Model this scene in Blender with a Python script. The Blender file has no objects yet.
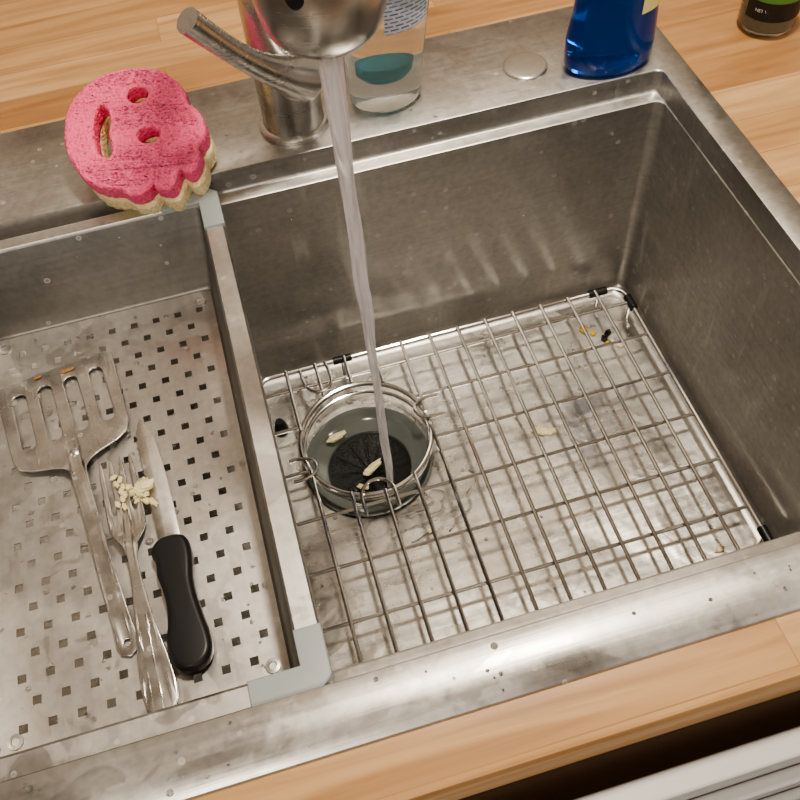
import bpy, bmesh, math, random
from mathutils import Vector, Matrix
random.seed(7)
D=.2728
sc=bpy.context.scene
# ---------------------------------------------------------------- helpers
def link(o,parent=None):
    bpy.context.collection.objects.link(o)
    if parent: o.parent=parent
    return o
def empty(name):
    o=bpy.data.objects.new(name,None); o.empty_display_size=.02; return link(o)
def mesh_obj(name,verts,faces,mats=(),fm=None,parent=None,angle=35,smooth=True,doubles=True,recalc=True):
    me=bpy.data.meshes.new(name)
    bm=bmesh.new()
    vs=[bm.verts.new(v) for v in verts]
    for i,f in enumerate(faces):
        try:
            fc=bm.faces.new([vs[j] for j in f])
            if fm is not None: fc.material_index=fm[i]
        except ValueError: pass
    if doubles: bmesh.ops.remove_doubles(bm,verts=bm.verts,dist=1e-6)
    if recalc: bmesh.ops.recalc_face_normals(bm,faces=bm.faces)
    finish(bm,angle,smooth)
    bm.to_mesh(me); bm.free()
    for m in mats: me.materials.append(m)
    return link(bpy.data.objects.new(name,me),parent)
def finish(bm,angle=35,smooth=True):
    a=math.radians(angle)
    for f in bm.faces: f.smooth=smooth
    for e in bm.edges:
        if len(e.link_faces)==2 and e.calc_face_angle(0)>a: e.smooth=False
class Geo:
    def __init__(s): s.v=[];s.f=[];s.m=[]
    def add(s,vs,fs,mi=0):
        b=len(s.v); s.v+= [tuple(v) for v in vs]; s.f+=[[b+i for i in f] for f in fs]; s.m+=[mi]*len(fs)
    def obj(s,name,mats,parent=None,**k): return mesh_obj(name,s.v,s.f,mats,s.m,parent,**k)
def rrect(x0,x1,y0,y1,r,z,n=6,seg=14):
    pts=[]
    cs=[((x1-r,y1-r),0),((x0+r,y1-r),90),((x0+r,y0+r),180),((x1-r,y0+r),270)]
    for k,((cx,cy),a0) in enumerate(cs):
        for i in range(n+1):
            a=math.radians(a0+90*i/n); pts.append((cx+r*math.cos(a),cy+r*math.sin(a),z))
        (nx,ny),na=cs[(k+1)%4]
        e=(nx+r*math.cos(math.radians(na)),ny+r*math.sin(math.radians(na)))
        p=pts[-1]
        for i in range(1,seg): t=i/seg; pts.append((p[0]+(e[0]-p[0])*t,p[1]+(e[1]-p[1])*t,z))
    return pts
def skin(loops,close_end=False,close_start=False):
    n=len(loops[0]); v=[p for l in loops for p in l]; f=[]
    for k in range(len(loops)-1):
        for i in range(n):
            j=(i+1)%n; f.append([k*n+i,k*n+j,(k+1)*n+j,(k+1)*n+i])
    if close_end: f.append([(len(loops)-1)*n+i for i in range(n)])
    if close_start: f.append([i for i in range(n)][::-1])
    return v,f
def ring(c,r,z,n=48,ry=None):
    ry=r if ry is None else ry
    return [(c[0]+r*math.cos(2*math.pi*i/n),c[1]+ry*math.sin(2*math.pi*i/n),z) for i in range(n)]
def lathe(prof,c,n=48,caps=(True,True),yk=1.0):
    return skin([ring(c,r,z,n,r*yk) for r,z in prof],close_end=caps[1],close_start=caps[0])
def smooth_path(pts,sub=8,closed=False):
    P=[Vector(p) for p in pts]; n=len(P); out=[]
    rng=n if closed else n-1
    for i in range(rng):
        if closed: p0,p1,p2,p3=P[(i-1)%n],P[i],P[(i+1)%n],P[(i+2)%n]
        else: p0,p1,p2,p3=P[max(i-1,0)],P[i],P[i+1],P[min(i+2,n-1)]
        for k in range(sub):
            t=k/sub
            out.append(.5*((2*p1)+(-p0+p2)*t+(2*p0-5*p1+4*p2-p3)*t*t+(-p0+3*p1-3*p2+p3)*t**3))
    if not closed: out.append(P[-1])
    return out
def tube(pts,rad,n=10,closed=False,caps=True):
    P=[Vector(p) for p in pts]; m=len(P)
    if not hasattr(rad,'__len__'): rad=[rad]*m
    T=[]
    for i in range(m):
        a=P[(i-1)%m] if (closed or i>0) else P[i]; b=P[(i+1)%m] if (closed or i<m-1) else P[i]
        T.append((b-a).normalized())
    up=Vector((0,0,1)) if abs(T[0].z)<.9 else Vector((1,0,0))
    N=(up-T[0]*up.dot(T[0])).normalized(); loops=[]
    for i in range(m):
        N=(N-T[i]*N.dot(T[i])).normalized(); B=T[i].cross(N)
        loops.append([tuple(P[i]+rad[i]*(math.cos(2*math.pi*k/n)*N+math.sin(2*math.pi*k/n)*B)) for k in range(n)])
    if closed:
        loops.append(loops[0]); return skin(loops)
    return skin(loops,close_end=caps,close_start=caps)
def box(x0,x1,y0,y1,z0,z1):
    v=[(x,y,z) for z in(z0,z1) for y in(y0,y1) for x in(x0,x1)]
    return v,[[0,2,3,1],[4,5,7,6],[0,1,5,4],[2,6,7,3],[0,4,6,2],[1,3,7,5]]
def bevel_box(name,b,mat,parent=None,w=.002):
    v,f=box(*b); o=mesh_obj(name,v,f,[mat],parent=parent)
    m=o.modifiers.new('bevel','BEVEL'); m.width=w; m.segments=3
    return o
def plate(name,outline,holes,thick,bev,xf,mat,parent=None,res=3,angle=40,cyc=True,sub=None):
    """2D outline + holes -> solid plate; xf maps (s,t,h)->world"""
    cu=bpy.data.curves.new(name+'_c','CURVE'); cu.dimensions='2D'; cu.fill_mode='BOTH'
    cu.extrude=max(thick/2-bev,0.00001); cu.bevel_depth=bev; cu.bevel_resolution=res
    for L in [outline]+holes:
        sp=cu.splines.new('POLY'); sp.points.add(len(L)-1)
        for i,p in enumerate(L): sp.points[i].co=(p[0],p[1],0,1)
        sp.use_cyclic_u=True
    o=bpy.data.objects.new(name+'_c',cu); bpy.context.collection.objects.link(o)
    bpy.context.view_layer.update()
    dg=bpy.context.evaluated_depsgraph_get()
    me=bpy.data.meshes.new_from_object(o.evaluated_get(dg))
    bpy.data.objects.remove(o)
    bm=bmesh.new(); bm.from_mesh(me)
    bmesh.ops.remove_doubles(bm,verts=bm.verts,dist=1e-6)
    if sub:
        bmesh.ops.triangulate(bm,faces=bm.faces)
        for _ in range(sub[0]):
            es=[e for e in bm.edges if e.calc_length()>sub[1]]
            bmesh.ops.subdivide_edges(bm,edges=es,cuts=1); bmesh.ops.triangulate(bm,faces=bm.faces)
    for v in bm.verts: v.co=Vector(xf(v.co.x,v.co.y,v.co.z))
    bmesh.ops.recalc_face_normals(bm,faces=bm.faces)
    finish(bm,angle)
    me2=bpy.data.meshes.new(name); bm.to_mesh(me2); bm.free(); me2.materials.append(mat)
    return link(bpy.data.objects.new(name,me2),parent)
def dense(pts,step=.004,rnd=None):
    out=[]
    n=len(pts)
    for i in range(n):
        a=Vector(pts[i]);b=Vector(pts[(i+1)%n]);k=max(1,int((b-a).length/step))
        for j in range(k): out.append(tuple(a.lerp(b,j/k)))
    return out
def spl(pts,sub=5): return [(p.x,p.y) for p in smooth_path([(a,b,0) for a,b in pts],sub,True)]
def circ(c,r,n=20,ry=None,rot=0):
    ry=ry or r; out=[]
    for i in range(n):
        a=2*math.pi*i/n; x=r*math.cos(a); y=ry*math.sin(a)
        out.append((c[0]+x*math.cos(rot)-y*math.sin(rot),c[1]+x*math.sin(rot)+y*math.cos(rot)))
    return out
# ---------------------------------------------------------------- materials
def newmat(name):
    m=bpy.data.materials.new(name); m.use_nodes=True; nt=m.node_tree
    return m,nt,nt.nodes['Principled BSDF']
def simple(name,col,rough=.5,metal=0,trans=0,ior=1.45,spec=None,sss=0):
    m,nt,b=newmat(name)
    b.inputs['Base Color'].default_value=(*col,1); b.inputs['Roughness'].default_value=rough
    b.inputs['Metallic'].default_value=metal; b.inputs['Transmission Weight'].default_value=trans; b.inputs['IOR'].default_value=ior
    if sss: b.inputs['Subsurface Weight'].default_value=sss; b.inputs['Subsurface Scale'].default_value=.01
    return m
def N(nt,t,**k):
    n=nt.nodes.new(t)
    for a,v in k.items(): setattr(n,a,v)
    return n
def noise(nt,scale3,scale=1,detail=3,dist=0):
    tc=N(nt,'ShaderNodeTexCoord'); mp=N(nt,'ShaderNodeMapping'); mp.inputs['Scale'].default_value=scale3
    nz=N(nt,'ShaderNodeTexNoise'); nz.inputs['Scale'].default_value=scale; nz.inputs['Detail'].default_value=detail; nz.inputs['Distortion'].default_value=dist
    nt.links.new(tc.outputs['Object'],mp.inputs[0]); nt.links.new(mp.outputs[0],nz.inputs['Vector']); return nz
def ramp(nt,src,stops):
    r=N(nt,'ShaderNodeValToRGB'); e=r.color_ramp.elements
    while len(e)<len(stops): e.new(.5)
    for i,(p,c) in enumerate(stops): e[i].position=p; e[i].color=(c,c,c,1) if not hasattr(c,'__len__') else (*c,1)
    nt.links.new(src,r.inputs[0]); return r
def mth(nt,op,a,b_):
    m=N(nt,'ShaderNodeMath',operation=op)
    for i,x in enumerate((a,b_)):
        if isinstance(x,(int,float)): m.inputs[i].default_value=x
        else: nt.links.new(x,m.inputs[i])
    return m.outputs[0]
def steel(name,brush,col=(.62,.61,.59),r0=.2,r1=.38,bump=.25,patch=9,dark=.88,bdist=.0004,grain=.2,wet=0,wetscale=22,spots=0,spotscale=110,streak_caustic=None):
    """brushed stainless: brush lines, cloudy patches, fine grain, faint wet-film patches, dried water spots, streaks with painted-in caustics"""
    m,nt,b=newmat(name)
    nb=noise(nt,brush,1,3); big=noise(nt,(patch,patch,patch),1,5,.6)
    fine=noise(nt,(150,150,150),1,6,.5)
    rr=ramp(nt,big.outputs[0],[(.35,r0),(.65,r1)])
    rough=mth(nt,'ADD',rr.outputs[0],mth(nt,'MULTIPLY',nb.outputs[0],.08))
    rough=mth(nt,'ADD',rough,mth(nt,'MULTIPLY',fine.outputs[0],grain*.2))
    c=ramp(nt,big.outputs[0],[(.3,tuple(x*dark for x in col)),(.62,col)])
    f2=ramp(nt,fine.outputs[0],[(.32,1-grain*.6),(.62,1.0)])
    f3=ramp(nt,nb.outputs[0],[(.3,1-grain*.4),(.65,1.0)])
    mx=N(nt,'ShaderNodeMix',data_type='RGBA',blend_type='MULTIPLY'); mx.inputs[0].default_value=1
    nt.links.new(c.outputs[0],mx.inputs[6]); nt.links.new(f2.outputs[0],mx.inputs[7])
    mx2=N(nt,'ShaderNodeMix',data_type='RGBA',blend_type='MULTIPLY'); mx2.inputs[0].default_value=1
    nt.links.new(mx.outputs[2],mx2.inputs[6]); nt.links.new(f3.outputs[0],mx2.inputs[7])
    colr=mx2.outputs[2]
    if wet:
        wn=noise(nt,(wetscale,wetscale,wetscale),1,4,1.0)
        wm=ramp(nt,wn.outputs[0],[(.52,0),(.56,1)]).outputs[0]
        rough=mth(nt,'MULTIPLY',rough,mth(nt,'SUBTRACT',1,mth(nt,'MULTIPLY',wm,wet)))
    if spots:
        vz=N(nt,'ShaderNodeTexVoronoi'); vz.inputs['Scale'].default_value=spotscale
        tc=N(nt,'ShaderNodeTexCoord'); nt.links.new(tc.outputs['Object'],vz.inputs['Vector'])
        sep=N(nt,'ShaderNodeSeparateColor'); nt.links.new(vz.outputs['Color'],sep.inputs[0])
        gate=mth(nt,'GREATER_THAN',sep.outputs[0],1-spots)
        rad=mth(nt,'MULTIPLY',sep.outputs[1],.38)
        s=mth(nt,'MULTIPLY',gate,mth(nt,'LESS_THAN',vz.outputs['Distance'],rad))
        inner=mth(nt,'GREATER_THAN',vz.outputs['Distance'],mth(nt,'MULTIPLY',rad,.55))
        s=mth(nt,'MULTIPLY',s,mth(nt,'ADD',mth(nt,'MULTIPLY',inner,.3),.2))
        if streak_caustic:
            sn=noise(nt,streak_caustic,1,4,.3); sm_=ramp(nt,sn.outputs[0],[(.60,0),(.72,.35)])  # whitish water-mark streaks that also paint caustic glints onto the wall
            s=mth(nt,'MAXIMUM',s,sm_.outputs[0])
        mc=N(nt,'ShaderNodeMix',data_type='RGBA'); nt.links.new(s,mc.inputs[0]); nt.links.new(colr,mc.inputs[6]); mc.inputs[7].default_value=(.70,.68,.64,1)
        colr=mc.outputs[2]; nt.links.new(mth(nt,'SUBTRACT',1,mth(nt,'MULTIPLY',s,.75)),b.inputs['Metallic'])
    else: b.inputs['Metallic'].default_value=1
    nt.links.new(rough,b.inputs['Roughness']); nt.links.new(colr,b.inputs['Base Color'])
    bp=N(nt,'ShaderNodeBump'); bp.inputs['Strength'].default_value=bump; bp.inputs['Distance'].default_value=bdist
    nt.links.new(nb.outputs[0],bp.inputs['Height'])
    nt.links.new(bp.outputs[0],b.inputs['Normal'])
    return m
M_wall=steel('steel_wall',(6,6,260),col=(.58,.56,.53),r0=.28,r1=.40,grain=.25,spots=.16,spotscale=130,streak_caustic=(60,60,9),dark=.84)
M_traywall_shade=steel('steel_tray_wall_shade',(6,6,260),col=(.36,.345,.32),r0=.3,r1=.45,spots=.1,spotscale=130)  # tray steel darkened to paint in the dark surroundings its walls reflect
M_deck=steel('steel_deck',(5,260,5),col=(.60,.585,.56),r0=.26,r1=.40,patch=10,grain=.25,wet=.15,wetscale=24,spots=.08,spotscale=150,dark=.90)
M_floor=steel('steel_floor',(5,220,5),col=(.62,.605,.575),r0=.17,r1=.32,patch=12,grain=.25,wet=.2,wetscale=16,dark=.86)
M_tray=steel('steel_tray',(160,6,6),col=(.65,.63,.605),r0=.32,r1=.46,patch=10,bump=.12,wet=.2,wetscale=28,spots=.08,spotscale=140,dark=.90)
M_wire=simple('steel_wire',(.80,.79,.77),.13,1)
M_uten=steel('steel_utensil',(60,60,60),col=(.72,.70,.67),r0=.18,r1=.30,bump=.03,patch=30,spots=.15,spotscale=170,dark=.8)
M_faucet=steel('steel_brushed_nickel',(4,4,300),col=(.64,.62,.59),r0=.20,r1=.26,bump=.12,grain=.1)
M_black=simple('black_rubber',(.012,.012,.013),.35)
M_blackp=simple('black_plastic',(.013,.013,.014),.38)
M_grey=simple('grey_silicone',(.34,.375,.38),.45)
M_flange=simple('drain_flange_wet',(.22,.24,.225),.14,.45)
nt=M_floor.node_tree; b=nt.nodes['Principled BSDF']; old=b.inputs['Normal'].links[0].from_node
rp=noise(nt,(24,24,24),1,2,1.2); b2=N(nt,'ShaderNodeBump'); b2.inputs['Strength'].default_value=.4; b2.inputs['Distance'].default_value=.0020
nt.links.new(rp.outputs[0],b2.inputs['Height']); nt.links.new(old.outputs[0],b2.inputs['Normal']); nt.links.new(b2.outputs[0],b.inputs['Normal'])
def wood():
    m,nt,b=newmat('butcher_block'); tc=N(nt,'ShaderNodeTexCoord')
    br=N(nt,'ShaderNodeTexBrick'); br.offset=.37; br.inputs['Scale'].default_value=1; br.inputs['Brick Width'].default_value=.43
    br.inputs['Row Height'].default_value=.043; br.inputs['Mortar Size'].default_value=.0006; br.inputs['Mortar Smooth'].default_value=.5; br.inputs['Bias'].default_value=0
    br.inputs['Color1'].default_value=(0,0,0,1); br.inputs['Color2'].default_value=(1,1,1,1); br.inputs['Mortar'].default_value=(.15,.15,.15,1)
    nt.links.new(tc.outputs['Object'],br.inputs['Vector'])
    mp=N(nt,'ShaderNodeMapping'); mp.inputs['Scale'].default_value=(5,70,70)
    nt.links.new(tc.outputs['Object'],mp.inputs[0])
    off=N(nt,'ShaderNodeVectorMath',operation='MULTIPLY_ADD'); off.inputs[1].default_value=(13,0,7)
    nt.links.new(br.outputs['Color'],off.inputs[0]); nt.links.new(mp.outputs[0],off.inputs[2])
    g=N(nt,'ShaderNodeTexNoise'); g.inputs['Scale'].default_value=1; g.inputs['Detail'].default_value=5; g.inputs['Distortion'].default_value=.8
    nt.links.new(off.outputs[0],g.inputs['Vector'])
    base=ramp(nt,br.outputs['Color'],[(0,(.41,.215,.09)),(.5,(.54,.32,.15)),(1,(.66,.43,.225))])
    gr=ramp(nt,g.outputs[0],[(.3,(.66,.58,.50)),(.62,(1,1,1))])
    mx=N(nt,'ShaderNodeMix',data_type='RGBA',blend_type='MULTIPLY'); mx.inputs[0].default_value=1
    nt.links.new(base.outputs[0],mx.inputs[6]); nt.links.new(gr.outputs[0],mx.inputs[7])
    nt.links.new(mx.outputs[2],b.inputs['Base Color']); b.inputs['Roughness'].default_value=.38
    bp=N(nt,'ShaderNodeBump'); bp.inputs['Strength'].default_value=.15; bp.inputs['Distance'].default_value=.0005
    nt.links.new(g.outputs[0],bp.inputs['Height']); nt.links.new(bp.outputs[0],b.inputs['Normal'])
    return m
M_wood=wood()
def painted(name,col,rough=.6):
    m,nt,b=newmat(name); nz=noise(nt,(3,3,3),1,3)
    c=ramp(nt,nz.outputs[0],[(.3,tuple(x*.93 for x in col)),(.7,col)]); nt.links.new(c.outputs[0],b.inputs['Base Color']); b.inputs['Roughness'].default_value=rough
    return m
M_paint=painted('wall_paint',(.52,.47,.41)); M_ceil=painted('ceiling_paint',(.68,.65,.60)); M_flr=painted('floor_tile',(.16,.12,.09),.4)
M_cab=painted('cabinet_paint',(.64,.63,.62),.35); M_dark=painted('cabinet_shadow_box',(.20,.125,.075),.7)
# ---------------------------------------------------------------- sink
sink=empty('kitchen_sink')
X0,X1,Y0,Y1=-.83,0,-.45,0; lw=.0143; ld=.0224
DC=(-.338,-.150); DR=.062
g=Geo()
A=[rrect(X0-.026,.026,-.488,.122,.010,-.004),rrect(X0-.026,.026,-.488,.122,.010,-.001),rrect(X0-.025,.025,-.487,.121,.010,0),
   rrect(X0-.0015,X1+.0015,Y0-.0015,Y1+.0015,.008,0),rrect(X0-.0004,X1+.0004,Y0-.0004,Y1+.0004,.007,-.0005),rrect(X0,X1,Y0,Y1,.007,-.002)]
v,f=skin(A); g.add(v,f,0)
Bl=[rrect(X0,X1,Y0,Y1,.007,-.002),rrect(X0,X1,Y0,Y1,.007,-ld+.003),rrect(X0,X1,Y0+.001,Y1-.001,.007,-ld+.0008),rrect(X0,X1,Y0+.003,Y1-.003,.007,-ld)]
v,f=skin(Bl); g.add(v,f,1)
y0,y1=Y0+lw,Y1-lw
v,f=skin([rrect(X0,X1,Y0+.003,Y1-.003,.007,-ld),rrect(X0,X1,y0-.002,y1+.002,.007,-ld)]); g.add(v,f,0)
W=[rrect(X0,X1,y0-.002,y1+.002,.007,-ld),rrect(X0+.001,X1-.001,y0-.0004,y1+.0004,.009,-ld-.0008),rrect(X0+.001,X1-.001,y0,y1,.010,-ld-.003)]
rb=.012
for k in range(0,6):
    a=math.radians(90*k/5); i=rb*(1-math.cos(a)); W.append(rrect(X0+.001+i,X1-.001-i,y0+i,y1-i,.010,-D+rb-rb*math.sin(a)))
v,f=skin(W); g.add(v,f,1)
last=W[-1]
def drain_loop(r,z): return [(DC[0]+r*math.cos(math.atan2(p[1]-DC[1],p[0]-DC[0])),DC[1]+r*math.sin(math.atan2(p[1]-DC[1],p[0]-DC[0])),z) for p in last]
v,f=skin([last,drain_loop(DR+.012,-D-.0005),drain_loop(DR+.001,-D-.002)]); g.add(v,f,2)
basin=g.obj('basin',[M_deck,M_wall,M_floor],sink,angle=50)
g=Geo()
v,f=lathe([(DR+.003,-D+.0008),(DR+.0015,-D+.0012),(DR-.001,-D-.001),(DR-.004,-D-.006),(DR-.008,-D-.009),(.047,-D-.012),(.0435,-D-.014),(.042,-D-.018)],DC,72,(False,False)); g.add(v,f,0)
g.obj('drain_flange',[M_flange],sink)
mB,ntB,bB=newmat('drain_rubber'); bB.inputs['Base Color'].default_value=(.008,.009,.008,1); bB.inputs['Roughness'].default_value=.14
nz=noise(ntB,(420,420,420),1,3,1.0); bp=N(ntB,'ShaderNodeBump'); bp.inputs['Strength'].default_value=.8; bp.inputs['Distance'].default_value=.0025
ntB.links.new(nz.outputs[0],bp.inputs['Height']); ntB.links.new(bp.outputs[0],bB.inputs['Normal'])
g=Geo(); nseg=96; loops=[]
for r,z0 in [(.043,-D-.016),(.038,-D-.019),(.030,-D-.021),(.020,-D-.022),(.012,-D-.023),(.006,-D-.027)]:
    L=[]
    for i in range(nseg):
        a=2*math.pi*i/nseg; w=(1 if (i%8)<6 else 0)
        L.append((DC[0]+r*math.cos(a),DC[1]+r*math.sin(a),z0-(0.0016*(1-w) if .008<r<.04 else 0)))
    loops.append(L)
v,f=skin(loops,close_end=True); g.add(v,f,0); g.obj('drain_baffle',[mB],sink)
g=Geo(); v,f=lathe([(.0205,0.0),(.0205,.0012),(.0195,.002),(.0175,.0026),(.004,.003),(.0005,.003)],(-.112,.046),48); g.add(v,f); g.obj('hole_cover',[M_faucet],sink)
# ---------------------------------------------------------------- grid
grid=empty('sink_bottom_grid')
GZ=-.247; wr=.0019; cx,cy,RR=-.335,-.139,.066
g=Geo()
gx0,gx1,gy0,gy1=-.428,-.016,-.424,-.036
rail=[p for p in rrect(gx0,gx1,gy0,gy1,.016,GZ,8,6)]
v,f=tube(rail,.0026,10,closed=True); g.add(v,f)
v,f=tube(ring((cx,cy),RR,GZ,64),.0026,10,closed=True); g.add(v,f)
v,f=tube(ring((cx,cy),RR-.002,GZ-.012,64),.0020,10,closed=True); g.add(v,f)
def seg(a,b,r=wr):
    v,f=tube([a,b],r,8); g.add(v,f)
nx=13
for i in range(1,nx):
    x=gx0+(gx1-gx0)*i/nx; z=GZ+.0038
    d=RR**2-(x-cx)**2
    if d>0:
        h=math.sqrt(d)
        seg((x,gy0,z),(x,cy-h,z)); seg((x,cy+h,z),(x,gy1,z))
    else: seg((x,gy0,z),(x,gy1,z))
for y in [-.060,-.107,-.160,-.214,-.268,-.322,-.374]:
    d=RR**2-(y-cy)**2
    if d>0:
        h=math.sqrt(d); seg((gx0,y,GZ),(cx-h,y,GZ)); seg((cx+h,y,GZ),(gx1,y,GZ))
    else: seg((gx0,y,GZ),(gx1,y,GZ))
def uloop(cxx,cyy,ang,w=.016,l=.030):
    ca,sa=math.cos(ang),math.sin(ang)
    P=[(-w,l),(-w,.008),(-w*.6,-.002),(0,-.005),(w*.6,-.002),(w,.008),(w,l)]
    P=[(cxx+a*ca-b*sa,cyy+a*sa+b*ca,GZ+.005) for a,b in P]
    v,f=tube(smooth_path(P,5),.0018,8); g.add(v,f)
uloop(cx-.005,cy-RR+.008,math.pi); uloop(cx-.03,cy+RR+.004,.1,.014,.03); uloop(cx+RR-.006,cy+.012,-math.pi/2,.012,.022); uloop(cx-RR+.006,cy-.02,math.pi/2,.012,.02)
mids=[(-.043,gy1),(gx1,-.060),(gx1,-.353),(-.335,gy1),(-.21,gy0),(gx0,-.34),(gx0,-.09)]
for m_ in mids:
    v,f=lathe([(.0018,-D+.0004),(.0018,GZ)],m_,8); g.add(v,f)
g.obj('wire_frame',[M_wire],grid)
g=Geo()
def cap(a,b,r=.0046):
    v,f=tube([a,b],r,12); g.add(v,f)
cap((-.054,gy1,GZ),(-.034,gy1,GZ)); cap((gx1,-.052,GZ),(gx1,-.070,GZ)); cap((gx1,-.345,GZ),(gx1,-.361,GZ))
cap((-.345,gy1,GZ),(-.325,gy1,GZ),.0042); cap((-.20,gy0,GZ),(-.22,gy0,GZ)); cap((gx0,-.33,GZ),(gx0,-.35,GZ))
v,f=lathe([(.006,-D+.0004),(.0075,-D+.004),(.006,-D+.012),(.004,-D+.018)],(-.4155,-.088),20); g.add(v,f)
g.obj('rubber_feet',[M_black],grid)
# ---------------------------------------------------------------- colander
col=empty('colander_tray')
cx0,cx1,cy0,cy1=-.655,-.412,-.4485,-.0105; TZ=-.008; FZ=-.090
fx0,fx1,fy0,fy1=-.637,-.440,-.412,-.042
L1=[rrect(cx0,cx1,cy0,cy1,.008,-.0215),rrect(cx0,cx1,cy0,cy1,.008,TZ-.002),rrect(cx0+.001,cx1-.001,cy0+.001,cy1-.001,.008,TZ),
   rrect(cx0+.015,cx1-.014,cy0+.013,cy1-.012,.006,TZ),rrect(cx0+.016,cx1-.0155,cy0+.015,cy1-.0135,.006,TZ-.002)]
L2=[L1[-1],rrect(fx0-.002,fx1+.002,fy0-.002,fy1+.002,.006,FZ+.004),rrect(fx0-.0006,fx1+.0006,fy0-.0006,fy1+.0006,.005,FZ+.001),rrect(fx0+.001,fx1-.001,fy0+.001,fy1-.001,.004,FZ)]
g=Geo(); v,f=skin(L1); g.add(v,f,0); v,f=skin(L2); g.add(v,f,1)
t=g.obj('tray_rim',[M_tray,M_traywall_shade],col)
sm=t.modifiers.new('thick','SOLIDIFY'); sm.thickness=.0008; sm.offset=0
hs=.0060; px=.0195; py=.0172
holes=[]
for j in range(30):
    y=fy1-.022-j*py
    if y<fy0+.010: break
    for i in range(12):
        x=fx1-.014-i*px-(px/2 if j%2 else 0)
        if x<fx0+.010: break
        holes.append((x,y))
hset=[(round(x-hs/2,6),round(x+hs/2,6),round(y-hs/2,6),round(y+hs/2,6)) for x,y in holes]
xs=sorted(set([fx0,fx1]+[a for h in hset for a in h[:2]])); ys=sorted(set([fy0,fy1]+[a for h in hset for a in h[2:]]))
V=[(x,y,FZ+.0004) for y in ys for x in xs]; F=[]
nxs=len(xs)
for j in range(len(ys)-1):
    for i in range(nxs-1):
        mx,my=(xs[i]+xs[i+1])/2,(ys[j]+ys[j+1])/2
        if any(h[0]<mx<h[1] and h[2]<my<h[3] for h in hset): continue
        F.append([j*nxs+i,j*nxs+i+1,(j+1)*nxs+i+1,(j+1)*nxs+i])
t=mesh_obj('perforated_floor',V,F,[M_tray],parent=col,smooth=False,doubles=False,recalc=False)
sm=t.modifiers.new('thick','SOLIDIFY'); sm.thickness=.0009; sm.offset=-1
g=Geo()
for c in [(-.452,-.055),(-.625,-.055),(-.452,-.398),(-.625,-.398)]:
    v,f=lathe([(.0055,FZ+.0004),(.0052,FZ+.0016),(.003,FZ+.0019),(.0025,FZ+.001),(.0005,FZ+.001)],c,20); g.add(v,f)
g.obj('rivets',[M_uten],col)
def lplate(name,pts):
    plate(name,pts,[],.010,.0012,lambda s,t_,h:(s,t_,TZ+.0008+h-.003),M_grey,col,angle=60)
b_=.0002
lplate('corner_guard_1',[(cx1-.046,cy1+b_),(cx1-.006,cy1+b_),(cx1+b_,cy1-.006),(cx1+b_,cy1-.044),(cx1-.0145,cy1-.044),(cx1-.0145,cy1-.0125),(cx1-.046,cy1-.0125)])
lplate('corner_guard_2',[(cx1-.046,cy0-b_),(cx1-.006,cy0-b_),(cx1+b_,cy0+.006),(cx1+b_,cy0+.036),(cx1-.0145,cy0+.036),(cx1-.0145,cy0+.014),(cx1-.046,cy0+.014)])
lplate('corner_guard_3',[(cx0+.046,cy1+b_),(cx0+.046,cy1-.0125),(cx0+.0145,cy1-.0125),(cx0+.0145,cy1-.05),(cx0-b_,cy1-.05),(cx0-b_,cy1-.006),(cx0+.006,cy1+b_)])
lplate('corner_guard_4',[(cx0+.046,cy0-b_),(cx0+.046,cy0+.014),(cx0+.0145,cy0+.014),(cx0+.0145,cy0+.05),(cx0-b_,cy0+.05),(cx0-b_,cy0+.006),(cx0+.006,cy0-b_)])
# ---------------------------------------------------------------- utensils
def frame(P0,P1,z0,fz):
    P0=Vector(P0);P1=Vector(P1);d=(P1-P0).normalized();pr=Vector((-d.y,d.x))
    return lambda s,t_,h:(P0.x+d.x*s+pr.x*t_,P0.y+d.y*s+pr.y*t_,z0+h+fz(s,t_))
def lerp_pts(tab):
    def q(s):
        if s<=tab[0][0]: return tab[0][1]
        for (a,x),(b,y) in zip(tab,tab[1:]):
            if s<=b:
                k=(s-a)/(b-a); k=k*k*(3-2*k); return x+(y-x)*k
        return tab[-1][1]
    return q
tz=lerp_pts([(0,.001),(.02,.002),(.09,.004),(.115,.009),(.19,.007),(.27,.001)])
xf=frame((-.584,-.094),(-.545,-.360),FZ+.002,lambda s,t_:tz(s))
hh=[(.272,0),(.269,.0055),(.262,.0075),(.24,.0062),(.19,.0052),(.13,.0052),(.112,.0060),(.106,.0105),(.101,.020),(.096,.034),(.090,.043),(.080,.0465),(.03,.0485),(.004,.0495),(.0,.047)]
out=hh+[(-.001,0)]+[(a,-b) for a,b in hh[1:][::-1]]
def slot(t0,s0=.013,s1=.075,w=.0064):
    return [(s0+w*(1-math.sin(a)),t0+w*math.cos(a)) for a in [math.pi*i/10 for i in range(11)]]+[(s1-w+w*math.sin(a),t0-w*math.cos(a)) for a in [math.pi*i/10 for i in range(11)]]
plate('slotted_turner',dense(out),[dense(slot(t0)) for t0 in(-.0325,-.011,.011,.0325)]+[circ((.262,0),.0032,12)],.0016,.0005,xf,M_uten,None,2,sub=(3,.012))
tur=bpy.data.objects['slotted_turner']
g=Geo()
for s_ in(.094,):
    p=xf(s_,0,0); v,f=lathe([(.004,p[2]),(.004,p[2]+.0016),(.0025,p[2]+.0026),(.0005,p[2]+.0028)],(p[0],p[1]),16); g.add(v,f)
g.obj('turner_rivet',[M_uten],tur)
fz=lerp_pts([(0,.006),(.03,.004),(.055,.003),(.08,.009),(.14,.009),(.195,.0015),(.205,.0015)])
xf=frame((-.5395,-.2055),(-.5265,-.4075),FZ+.003,lambda s,t_:fz(s))
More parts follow.
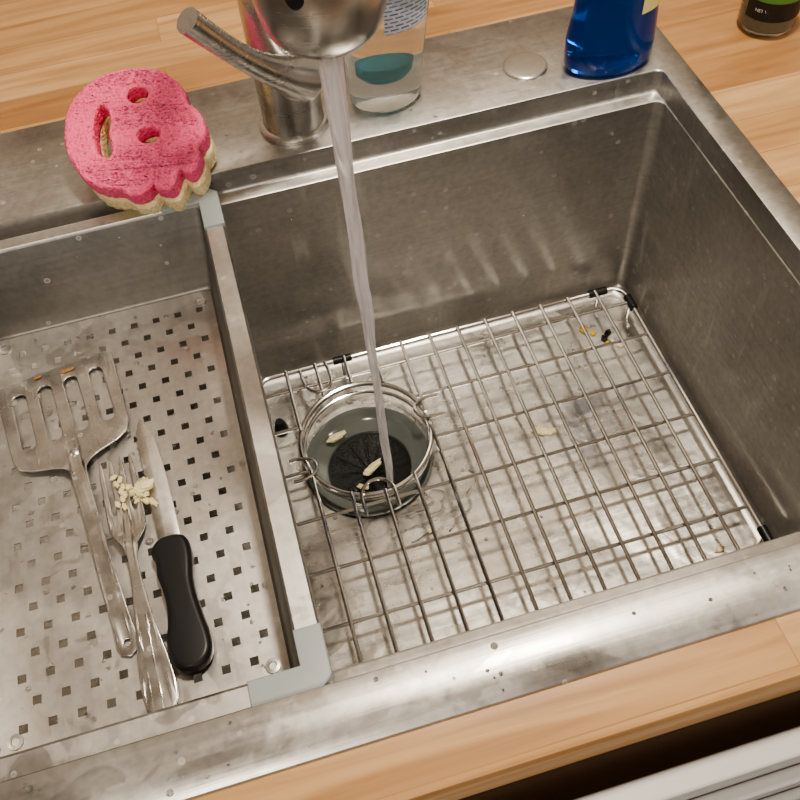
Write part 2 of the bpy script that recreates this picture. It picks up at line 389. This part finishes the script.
half=[(.2045,0),(.203,.006),(.197,.0100),(.185,.0112),(.165,.0094),(.135,.0054),(.105,.0030),(.088,.0029),(.078,.0050),(.068,.0105),(.060,.0129),(.050,.0133),(.03,.0132),(.004,.0124),(.0,.0115),(.004,.0102)]
cts=[.0117,.0039,-.0039,-.0117]
path=half[:-1]
for k in range(3):
    a,b2_=cts[k],cts[k+1]
    path+=[(.004,a-.0011),(.044,a-.0015),(.048,(a+b2_)/2+.0012),(.048,(a+b2_)/2-.0012),(.044,b2_+.0015),(.004,b2_+.0011),(0,b2_)]
path+=[(a,-b) for a,b in half[:-2][::-1] if b>0]
plate('dinner_fork',dense(path,.004),[],.0022,.0006,xf,M_uten,None,2,sub=(3,.012))
kn=empty('serrated_knife')
P0,P1=(-.515,-.172),(-.501,-.383)
xf=frame(P0,P1,FZ+.0035,lambda s,t_:.004)
bl=[(0,-.002),(.006,.001),(.02,.0055),(.045,.0080),(.08,.0088),(.12,.0088),(.12,-.0068),(.09,-.0065)]
ser=[(.09-.003*i,-.0065-(.0009 if i%2 else 0)) for i in range(1,27)]
plate('blade',dense(bl+ser[:-1]+[(.004,-.0040)],.005),[],.0014,.0004,xf,M_uten,kn,1)
hd=[(.120,.0085),(.13,.0100),(.14,.0088),(.152,.0068),(.165,.0066),(.180,.0078),(.195,.0094),(.205,.0090),(.211,.005),(.2130,-.002),(.210,-.008),(.202,-.0110),(.192,-.0110),(.182,-.0082),(.168,-.0062),(.154,-.0066),(.142,-.0082),(.132,-.0074),(.124,-.0092),(.119,-.006),(.1175,0)]
plate('handle',spl(hd,4),[],.013,.0045,frame(P0,P1,FZ+.008,lambda s,t_:.0005),M_blackp,kn,5,angle=50)
# ---------------------------------------------------------------- food scraps
mF,ntF,bF=newmat('potato_scrap'); bF.inputs['Base Color'].default_value=(.82,.72,.44,1); bF.inputs['Roughness'].default_value=.4; bF.inputs['Subsurface Weight'].default_value=.2; bF.inputs['Subsurface Scale'].default_value=.004
mFy=simple('yellow_scrap',(.8,.5,.05),.5); mFb=simple('brown_scrap',(.35,.18,.06),.5)
food=empty('food_scraps')
def crumbs(name,lst,mat):
    g=Geo()
    for (x,y,z,sx,sy,sz,rot) in lst:
        bm=bmesh.new(); bmesh.ops.create_icosphere(bm,subdivisions=3,radius=1)
        ph=random.random()*6
        vs=[]
        for v in bm.verts:
            c=v.co; k=1+.22*math.sin(4*c.x+ph)*math.cos(5*c.y+ph)+.12*math.sin(9*c.z+7*c.x)
            q=Vector((c.x*sx*k,c.y*sy*k,c.z*sz*k)); q.rotate(Matrix.Rotation(rot,3,'Z')); vs.append((x+q.x,y+q.y,z+q.z+sz*.6))
        fs=[[v.index for v in f_.verts] for f_ in bm.faces]; bm.free(); g.add(vs,fs)
    g.obj(name,[mat],food)
L=[]
for i in range(12):
    L.append((-.522+random.gauss(0,.006),-.238+random.gauss(0,.007),FZ+.006+random.random()*.006,.0026+random.random()*.0035,.0020+random.random()*.001,.0018,random.random()*3))
L.append((-.519,-.240,FZ+.013,.0085,.0045,.0025,.3))
for i in range(9):
    L.append((-.5375+random.gauss(0,.002),-.222-i*.0035,FZ+.010,.0030,.0018,.0014,1.5+random.gauss(0,.4)))
L+=[(-.362,-.110,-D-.006,.011,.004,.003,.3),(-.335,-.150,-D-.019,.012,.004,.003,.5),(-.350,-.168,-D-.020,.006,.003,.002,2.6),(-.355,-.178,-D-.02,.006,.003,.002,.4),
    (-.160,-.172,-D,.010,.0045,.002,2.7),(-.150,-.176,-D,.006,.0035,.002,.2),(-.075,-.09,-D,.006,.003,.002,.2),(-.038,-.095,-D,.004,.003,.002,.2),(-.05,-.345,-D,.005,.003,.002,.2),(-.30,-.245,-D,.004,.002,.002,1)]
crumbs('potato_bits',L,mF); crumbs('yellow_bits',[(-.068,-.062,-D,.004,.005,.003,.2),(-.06,-.070,-D,.003,.003,.002,.2),(-.05,-.088,-D,.003,.003,.002,0)],mFy)
crumbs('brown_bits',[(-.572,-.099,FZ+.0045,.006,.0018,.0008,.1),(-.597,-.099,FZ+.0045,.003,.0012,.0008,.1)],mFb)
crumbs('dark_bits',[(-.045,-.075,-D,.004,.003,.003,.4),(-.052,-.082,-D,.003,.0045,.003,.1)],M_black)
# ---------------------------------------------------------------- faucet
fau=empty('kitchen_faucet'); FC=(-.330,.042)
g=Geo()
v,f=lathe([(.0315,.0002),(.0315,.004),(.030,.0055),(.0275,.006),(.027,.008),(.0265,.06),(.0262,.11),(.025,.135),(.021,.142),(.016,.146)],FC,56,(True,False)); g.add(v,f)
yh=-.187; r_=(FC[1]-yh)/2; cyy=(FC[1]+yh)/2
P=[(FC[0],FC[1],.14),(FC[0],FC[1],.22)]
zt=.36
P+=[(FC[0]+(.006*i/12),cyy+r_*math.cos(math.pi*i/12),zt+r_*math.sin(math.pi*i/12)) for i in range(13)]
v,f=tube(smooth_path(P,4),.0150,24); g.add(v,f)
g.obj('body_and_neck',[M_faucet],fau)
HC=(-.324,-.187); HZ=.0205
g=Geo(); v,f=lathe([(r,z+HZ) for r,z in [(.008,.203),(.013,.202),(.021,.203),(.0265,.2055),(.0310,.2115),(.0335,.219),(.0355,.231),(.0365,.245),(.0365,.262),(.035,.285),(.029,.31),(.022,.33),(.018,.345)]],HC,64); g.add(v,f); g.obj('spray_head',[M_faucet],fau)
g=Geo(); v,f=lathe([(.0075,.1995+HZ),(.0125,.1995+HZ),(.0130,.2028+HZ)],HC,32); g.add(v,f); g.obj('nozzle',[simple('nozzle_grey',(.08,.08,.08),.4)],fau)
plate('spray_button',circ((0,0),.0042,24,.008),[],.003,.0012,lambda s,t_,h:(HC[0]-.017+s,HC[1]-.0325-h,.2690+t_),M_black,fau)
root=Vector((-.314,.016,.058)); tip=Vector((-.396,-.018,.149))
pts=[root+(tip-root)*t_+Vector((0,0,-.010*math.sin(math.pi*t_))) for t_ in [i/14 for i in range(15)]]
rad=[.0175,.0170,.0160,.0146,.0132,.0121,.0112,.0104,.0098,.0094,.0092,.0092,.0094,.0097,.0100]
g=Geo(); v,f=tube(pts,rad,24); g.add(v,f)
hub=[Vector((-.330,.042,.058)),Vector((-.322,.029,.058)),root,root+Vector((.004,-.006,-.001))]
v,f=tube(hub,[.023,.023,.020,.013],28); g.add(v,f)
g.obj('lever_handle',[M_faucet],fau)
# ---------------------------------------------------------------- water
mW=bpy.data.materials.new('running_water'); mW.use_nodes=True; nt=mW.node_tree; nt.nodes.clear()
o_=N(nt,'ShaderNodeOutputMaterial'); gl=N(nt,'ShaderNodeBsdfGlass'); gl.inputs['IOR'].default_value=1.25; gl.inputs['Roughness'].default_value=.05
df=N(nt,'ShaderNodeBsdfTranslucent'); df.inputs[0].default_value=(.95,.93,.96,1); dd=N(nt,'ShaderNodeBsdfDiffuse'); dd.inputs[0].default_value=(.96,.93,.97,1)
m1=N(nt,'ShaderNodeMixShader'); m1.inputs[0].default_value=.6; m2=N(nt,'ShaderNodeMixShader')
sn=noise(nt,(260,260,14),1,3,.4); sr=ramp(nt,sn.outputs[0],[(.35,.35),(.65,.85)]); nt.links.new(sr.outputs[0],m2.inputs[0])
nt.links.new(df.outputs[0],m1.inputs[1]); nt.links.new(dd.outputs[0],m1.inputs[2]); nt.links.new(gl.outputs[0],m2.inputs[1]); nt.links.new(m1.outputs[0],m2.inputs[2]); nt.links.new(m2.outputs[0],o_.inputs[0])
g=Geo(); loops=[]; K=90
zt0=.2+HZ
for k in range(K+1):
    t_=k/K; z=zt0+(-D-.004-zt0)*t_; r=.0064-.0028*min(1,t_*1.5)
    wob=.0004*math.sin(t_*30)
    L=[]
    for i in range(20):
        a=2*math.pi*i/20; rr=r*(1+.12*math.cos(2*a+t_*16)+.06*math.cos(3*a-t_*40))
        L.append((HC[0]+wob+rr*math.cos(a),HC[1]+rr*math.sin(a),z))
    loops.append(L)
v,f=skin(loops,True,True); g.add(v,f); stream=g.obj('water_stream',[mW])
mD=simple('water_clear',(1,1,1),.0,0,1,1.33)
g=Geo()
for (ccx,ccy,rr,a0,a1) in [(.012,-.020,.010,0,360),(.014,-.024,.018,-150,60),(.016,-.028,.028,-120,40),(.018,-.030,.040,-110,25),(.03,-.02,.05,-80,20)]:
    P=[]
    K=28
    for i in range(K+1):
        a=math.radians(a0+(a1-a0)*i/K); k=1+.10*math.sin(3*a+rr*500)+.06*math.sin(8*a+rr*900)
        P.append((HC[0]+ccx+rr*k*math.cos(a),HC[1]+ccy+rr*k*math.sin(a)*.8,-D+.0004))
    v,f=tube(P,[.0005+.0011*math.sin(math.pi*i/K)**.5 for i in range(K+1)],8); g.add(v,f)
g.obj('splash_ripples',[mD],stream,angle=180)
g=Geo()
bm=bmesh.new(); bmesh.ops.create_icosphere(bm,subdivisions=2,radius=1); bm.verts.ensure_lookup_table()
dv=[v.co.copy() for v in bm.verts]; dfc=[[v.index for v in f_.verts] for f_ in bm.faces]; bm.free()
def drop(p,n,r,flat=.4,el=1):
    n=Vector(n); q=Vector((0,0,1)).rotation_difference(n)
    vs=[]
    for c in dv:
        w=Vector((c.x*r,c.y*r*el,c.z*r*flat)); w.rotate(q); vs.append(tuple(Vector(p)+w))
    g.add(vs,dfc)
for i in range(170):
    drop((random.uniform(-.40,-.03),-lw-.0001,random.uniform(-.20,-.035)),(0,-1,0),random.uniform(.0006,.0014))
for i in range(60):
    drop((-.0011,random.uniform(-.35,-.02),random.uniform(-.2,-.03)),(-1,0,0),random.uniform(.0006,.0014))
for i in range(120):
    drop((random.uniform(fx0,fx1),random.uniform(fy0,fy1),FZ+.0005),(0,0,1),abs(random.gauss(.0010,.0006))+.0005,.25)
for i in range(40):
    drop((random.uniform(-.64,.0),random.uniform(-.486,-.452),.0),(0,0,1),abs(random.gauss(.0006,.0005))+.0005,.2)
for i in range(50):
    drop((random.uniform(-.60,-.2),random.uniform(.003,.11),.0),(0,0,1),abs(random.gauss(.0008,.0006))+.0005,.25)
for i in range(40):
    drop((random.uniform(cx1-.013,cx1-.002),random.uniform(cy0,cy1),TZ),(0,0,1),random.uniform(.0005,.0013),.3)
for i in range(60):
    drop((random.uniform(-.42,-.02),random.uniform(-.42,-.03),-D),(0,0,1),random.uniform(.001,.002),.2)
g.obj('water_droplets',[mD],sink,angle=180)
# ---------------------------------------------------------------- soap bottles
def ovals(c,prof,k=.62,n=48):
    return skin([[(c[0]+dx+rx*math.cos(2*math.pi*i/n),c[1]+rx*k*math.sin(2*math.pi*i/n),z) for i in range(n)] for rx,z,dx in prof],True,True)
def labelmesh(c,rx0,rx1,k,z0,z1,a0,a1,dx0=0,dx1=0,off=.0006,n=24,m=6):
    V=[];F=[]
    for j in range(m+1):
        t_=j/m; z=z0+(z1-z0)*t_; rx=rx0+(rx1-rx0)*t_+off; dx=dx0+(dx1-dx0)*t_
        for i in range(n+1):
            a=math.radians(a0+(a1-a0)*i/n); V.append((c[0]+dx+rx*math.cos(a),c[1]+(rx*k+off*.4)*math.sin(a),z))
    for j in range(m):
        for i in range(n): F.append([j*(n+1)+i,j*(n+1)+i+1,(j+1)*(n+1)+i+1,(j+1)*(n+1)+i])
    return V,F
b1=empty('dish_soap_bottle'); c=(-.244,.048)
mClear=simple('clear_plastic',(.90,.95,.94),.05,0,.88,1.2)
mTeal=simple('teal_soap',(.03,.28,.34),.08,0,.6,1.33)
P=[(.026,.0005,0),(.030,.002,0),(.0325,.006,0),(.034,.03,.001),(.037,.07,.003),(.0405,.11,.006),(.039,.15,.006),(.028,.175,.006),(.014,.19,.006),(.0125,.20,.006)]
g=Geo(); v,f=ovals(c,P,.78); g.add(v,f); g.obj('bottle_shell',[mClear],b1)
g=Geo(); v,f=ovals(c,[(.010,.022,0),(.017,.025,0),(.0215,.030,0),(.0225,.040,.001)],.72); g.add(v,f); g.obj('liquid',[mTeal],b1)
g=Geo(); v,f=lathe([(.014,.199),(.015,.20),(.015,.222),(.010,.226),(.006,.235),(.005,.24)],(c[0]+.006,c[1]),32); g.add(v,f); g.obj('cap',[simple('cap_white',(.8,.8,.8),.4)],b1)
mL,ntL,bL=newmat('label_print'); tc=N(ntL,'ShaderNodeTexCoord'); br=N(ntL,'ShaderNodeTexBrick'); br.inputs['Scale'].default_value=1; br.inputs['Brick Width'].default_value=.009; br.inputs['Row Height'].default_value=.0034; br.inputs['Mortar Size'].default_value=.0011
br.inputs['Color1'].default_value=(.12,.16,.5,1); br.inputs['Color2'].default_value=(.35,.40,.65,1); br.inputs['Mortar'].default_value=(.85,.87,.92,1)
mp=N(ntL,'ShaderNodeMapping'); mp.inputs['Rotation'].default_value=(math.radians(90),0,0); ntL.links.new(tc.outputs['Object'],mp.inputs[0]); ntL.links.new(mp.outputs[0],br.inputs['Vector']); ntL.links.new(br.outputs['Color'],bL.inputs['Base Color'])
V,F=labelmesh(c,.0378,.0407,.78,.080,.135,-100,-32,.0035,.006); mesh_obj('label',V,F,[mL],parent=b1,recalc=False)
b2_=empty('blue_dish_soap_bottle'); c=(-.040,.0275)
mBlue=simple('blue_soap',(.0,.075,.42),.05,0,.7,1.34)
P=[(.033,.0005,0),(.0385,.002,0),(.0415,.007,0),(.0415,.03,0),(.0385,.055,.001),(.0380,.075,.002),(.0400,.10,.002),(.038,.13,.002),(.028,.155,.002),(.014,.172,.002),(.012,.18,.002)]
g=Geo(); v,f=ovals(c,P,.63); g.add(v,f); g.obj('bottle_body',[mBlue],b2_)
g=Geo(); v,f=lathe([(.013,.178),(.014,.18),(.014,.20),(.008,.205),(.005,.215)],(c[0]+.002,c[1]),32); g.add(v,f); g.obj('cap',[simple('cap_blue',(.05,.2,.6),.4)],b2_)
mY=simple('label_yellow',(.85,.8,.35),.4)
V,F=labelmesh(c,.0380,.0400,.63,.056,.11,-72,-25,.002,.002); mesh_obj('label',V,F,[mY],parent=b2_,recalc=False)
sj=empty('spice_jar'); c=(.119,.030); z0=-.0018
g=Geo(); v,f=lathe([(.020,z0),(.0235,z0+.002),(.0255,z0+.006),(.0255,z0+.075),(.022,z0+.083),(.019,z0+.086)],c,40); g.add(v,f); g.obj('jar_glass',[simple('jar_glass',(.75,.70,.62),.06,0,.85,1.3)],sj)
g=Geo(); v,f=lathe([(.018,z0+.0035),(.0215,z0+.006),(.0225,z0+.02),(.0225,z0+.022)],c,40); g.add(v,f); g.obj('dried_herbs',[simple('herbs',(.09,.10,.04),.8)],sj)
g=Geo(); v,f=lathe([(.021,z0+.085),(.0215,z0+.087),(.0215,z0+.102),(.020,z0+.104)],c,40); g.add(v,f); g.obj('lid',[M_blackp],sj)
V,F=labelmesh(c,.0255,.0255,1,z0+.018,z0+.070,-175,5); mesh_obj('label',V,F,[simple('label_black',(.012,.012,.012),.4)],parent=sj,recalc=False)
V,F=labelmesh(c,.0258,.0258,1,z0+.036,z0+.045,-160,-10); mesh_obj('label_band',V,F,[simple('label_green',(.10,.25,.06),.4)],parent=sj,recalc=False)
fc=bpy.data.curves.new('t','FONT'); fc.body='NET WT 0.85 OZ (27g)'; fc.size=.0042; fc.align_x='CENTER'
to=link(bpy.data.objects.new('t',fc)); bpy.context.view_layer.update(); me=bpy.data.meshes.new_from_object(to.evaluated_get(bpy.context.evaluated_depsgraph_get())); bpy.data.objects.remove(to)
for v_ in me.vertices:
    a=v_.co.x/.0259-math.radians(108); v_.co=Vector((c[0]+.0262*math.cos(a),c[1]+.0262*math.sin(a),z0+.026+v_.co.y))
me.materials.clear(); me.materials.append(simple('label_text',(.8,.8,.8),.5)); link(bpy.data.objects.new('label_text',me),sj)
# ---------------------------------------------------------------- sponge
sp=empty('smiley_scrub_sponge')
def sponge_mat(name,col,col2):
    m,nt,b=newmat(name); vz=N(nt,'ShaderNodeTexVoronoi'); vz.inputs['Scale'].default_value=420
    tc=N(nt,'ShaderNodeTexCoord'); nt.links.new(tc.outputs['Object'],vz.inputs['Vector'])
    nz=noise(nt,(300,300,300),1,4,0)
    h=mth(nt,'ADD',vz.outputs['Distance'],nz.outputs[0])
    c=ramp(nt,h,[(.45,col2),(.95,col)]); nt.links.new(c.outputs[0],b.inputs['Base Color']); b.inputs['Roughness'].default_value=.6
    b.inputs['Subsurface Weight'].default_value=.3; b.inputs['Subsurface Scale'].default_value=.008
    bp=N(nt,'ShaderNodeBump'); bp.inputs['Strength'].default_value=.5; bp.inputs['Distance'].default_value=.002
    nt.links.new(h,bp.inputs['Height']); nt.links.new(bp.outputs[0],b.inputs['Normal'])
    return m
M_pink=sponge_mat('pink_foam',(1.0,.16,.31),(.92,.085,.21)); M_cream=sponge_mat('cream_foam',(.92,.77,.46),(.80,.62,.32))
U=Vector((.96,-.27,0)).normalized(); tau=math.radians(20)
H=Vector((.27,.96,0)).normalized(); Vv=(H*math.cos(tau)+Vector((0,0,1))*math.sin(tau)); Nn=U.cross(Vv).normalized(); PC=Vector((-.4595,.0275,.0435))
pxo=[(66,122),(68,102),(80,84),(100,71),(125,66),(150,67),(168,75),(182,88),(188,104),(197,110),(205,122),(207,136),(200,146),(202,156),(196,170),(186,165),(180,170),(176,184),(166,184),(158,178),(148,188),(136,189),(126,183),(108,181),(90,172),(74,152),(68,138)]
def cv(p): return ((p[0]-139)/1.25*.001,-(p[1]-123)/1.10*.001)
outl=spl([cv(p) for p in pxo],4)
eyes=[circ(cv((137,91)),.0120,20,.0105),circ(cv((151,133)),.0125,20,.0102)]
mouth=spl([cv(p) for p in [(96,98),(108,101),(114,115),(113,130),(118,148),(111,157),(98,152),(91,135),(89,115)]],4)
def sxf(off):
    def q(s,t_,h):
        p=PC+U*s+Vv*t_+Nn*(h-off); rn=.0005
        return (p.x+random.uniform(-rn,rn),p.y+random.uniform(-rn,rn),p.z+random.uniform(-rn,rn))
    return q
plate('pink_layer',outl,eyes+[mouth],.018,.003,sxf(.009),M_pink,sp,3,angle=180,sub=(6,.0025))
o2=[(a*.98+.002,b*.97-.004) for a,b in outl]
plate('cream_layer',o2,eyes+[mouth],.019,.003,sxf(.0270),M_cream,sp,2,angle=180,sub=(5,.004))
# ---------------------------------------------------------------- countertop & room
g=Geo()
zt_,zb=-.0022,-.040
prof=[(-.475,zt_),(-.518,zt_),(-.5205,zt_-.001),(-.522,zt_-.004),(-.522,zb+.002),(-.520,zb),(-.475,zb)]
xa,xb=-1.7,1.3
n=len(prof); g.add([(xa,y,z) for y,z in prof]+[(xb,y,z) for y,z in prof],[[i,(i+1)%n,n+(i+1)%n,n+i] for i in range(n)]+[list(range(n))[::-1],[n+i for i in range(n)]])
for b in [(xa,xb,.105,.42,zb,zt_),(xa,-.845,-.475,.105,zb,zt_),(.013,xb,-.475,.105,zb,zt_)]:
    v,f=box(*b); g.add(v,f)
g.obj('countertop',[M_wood],None,doubles=False)
cab=empty('base_cabinet')
def bx(name,b,m,p,w=.002): return bevel_box(name,b,m,p,w)
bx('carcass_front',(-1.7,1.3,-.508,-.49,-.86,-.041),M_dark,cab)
bx('drawer_front',(-1.2,1.0,-.552,-.5365,-.30,-.060),M_cab,cab)
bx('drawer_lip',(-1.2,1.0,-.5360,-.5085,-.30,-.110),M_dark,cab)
bx('door_front',(-1.2,1.0,-.552,-.5095,-.84,-.304),M_cab,cab)
bx('pull_bar',(-1.2,1.0,-.562,-.5525,-.098,-.088),M_cab,cab,.003)
bx('pull_bar_lower',(-1.2,1.0,-.560,-.5525,-.24,-.22),M_cab,cab,.003)
def room(name,b,m): v,f=box(*b); mesh_obj(name,v,f,[m])
room('wall_back',(-2.5,2.5,.42,.5,-.9,1.55),M_paint)
room('wall_right',(2.5,2.58,-2.5,.5,-.9,1.55),M_paint)
room('floor',(-2.5,2.5,-2.5,.5,-.95,-.9),M_flr)
room('ceiling',(-2.5,2.5,-2.5,.5,1.55,1.6),M_ceil)
# ---------------------------------------------------------------- lights
def area(name,loc,target,size,energy,col):
    l=bpy.data.lights.new(name,'AREA'); l.shape='DISK'; l.size=size; l.energy=energy; l.color=col
    o=link(bpy.data.objects.new(name,l)); o.location=loc; o.rotation_euler=(Vector(target)-Vector(loc)).to_track_quat('-Z','Y').to_euler()
area('ceiling_lamp',(-.05,-.05,1.45),(-.2,-.2,0),.14,19,(1,.89,.75))
area('ceiling_lamp_room',(-.9,-1.5,1.5),(-.3,-.2,0),.4,19,(1,.89,.75))
area('ceiling_lamp_far',(1.4,-1.2,1.5),(-.2,-.2,0),.35,13,(1,.91,.79))
w=bpy.data.worlds.new('world'); sc.world=w; w.use_nodes=True; w.node_tree.nodes['Background'].inputs[0].default_value=(1,.92,.83,1); w.node_tree.nodes['Background'].inputs[1].default_value=.32
# ---------------------------------------------------------------- camera
R=Matrix(((0.960449,-0.271484,-0.061925),(-0.25756,-0.7816,-0.568123),(0.105836,0.561602,-0.820611)))
cd=bpy.data.cameras.new('camera'); cd.sensor_width=36; cd.lens=881.3/800*36; cd.clip_start=.01
co=link(bpy.data.objects.new('camera',cd))
M=Matrix((R[0],-R[1],-R[2])).transposed().to_4x4(); M.translation=Vector((-.3864,-.6154,.4966)); co.matrix_world=M
sc.camera=co
sc.view_settings.view_transform='AgX'; sc.view_settings.look='AgX - Medium High Contrast'; sc.view_settings.exposure=0
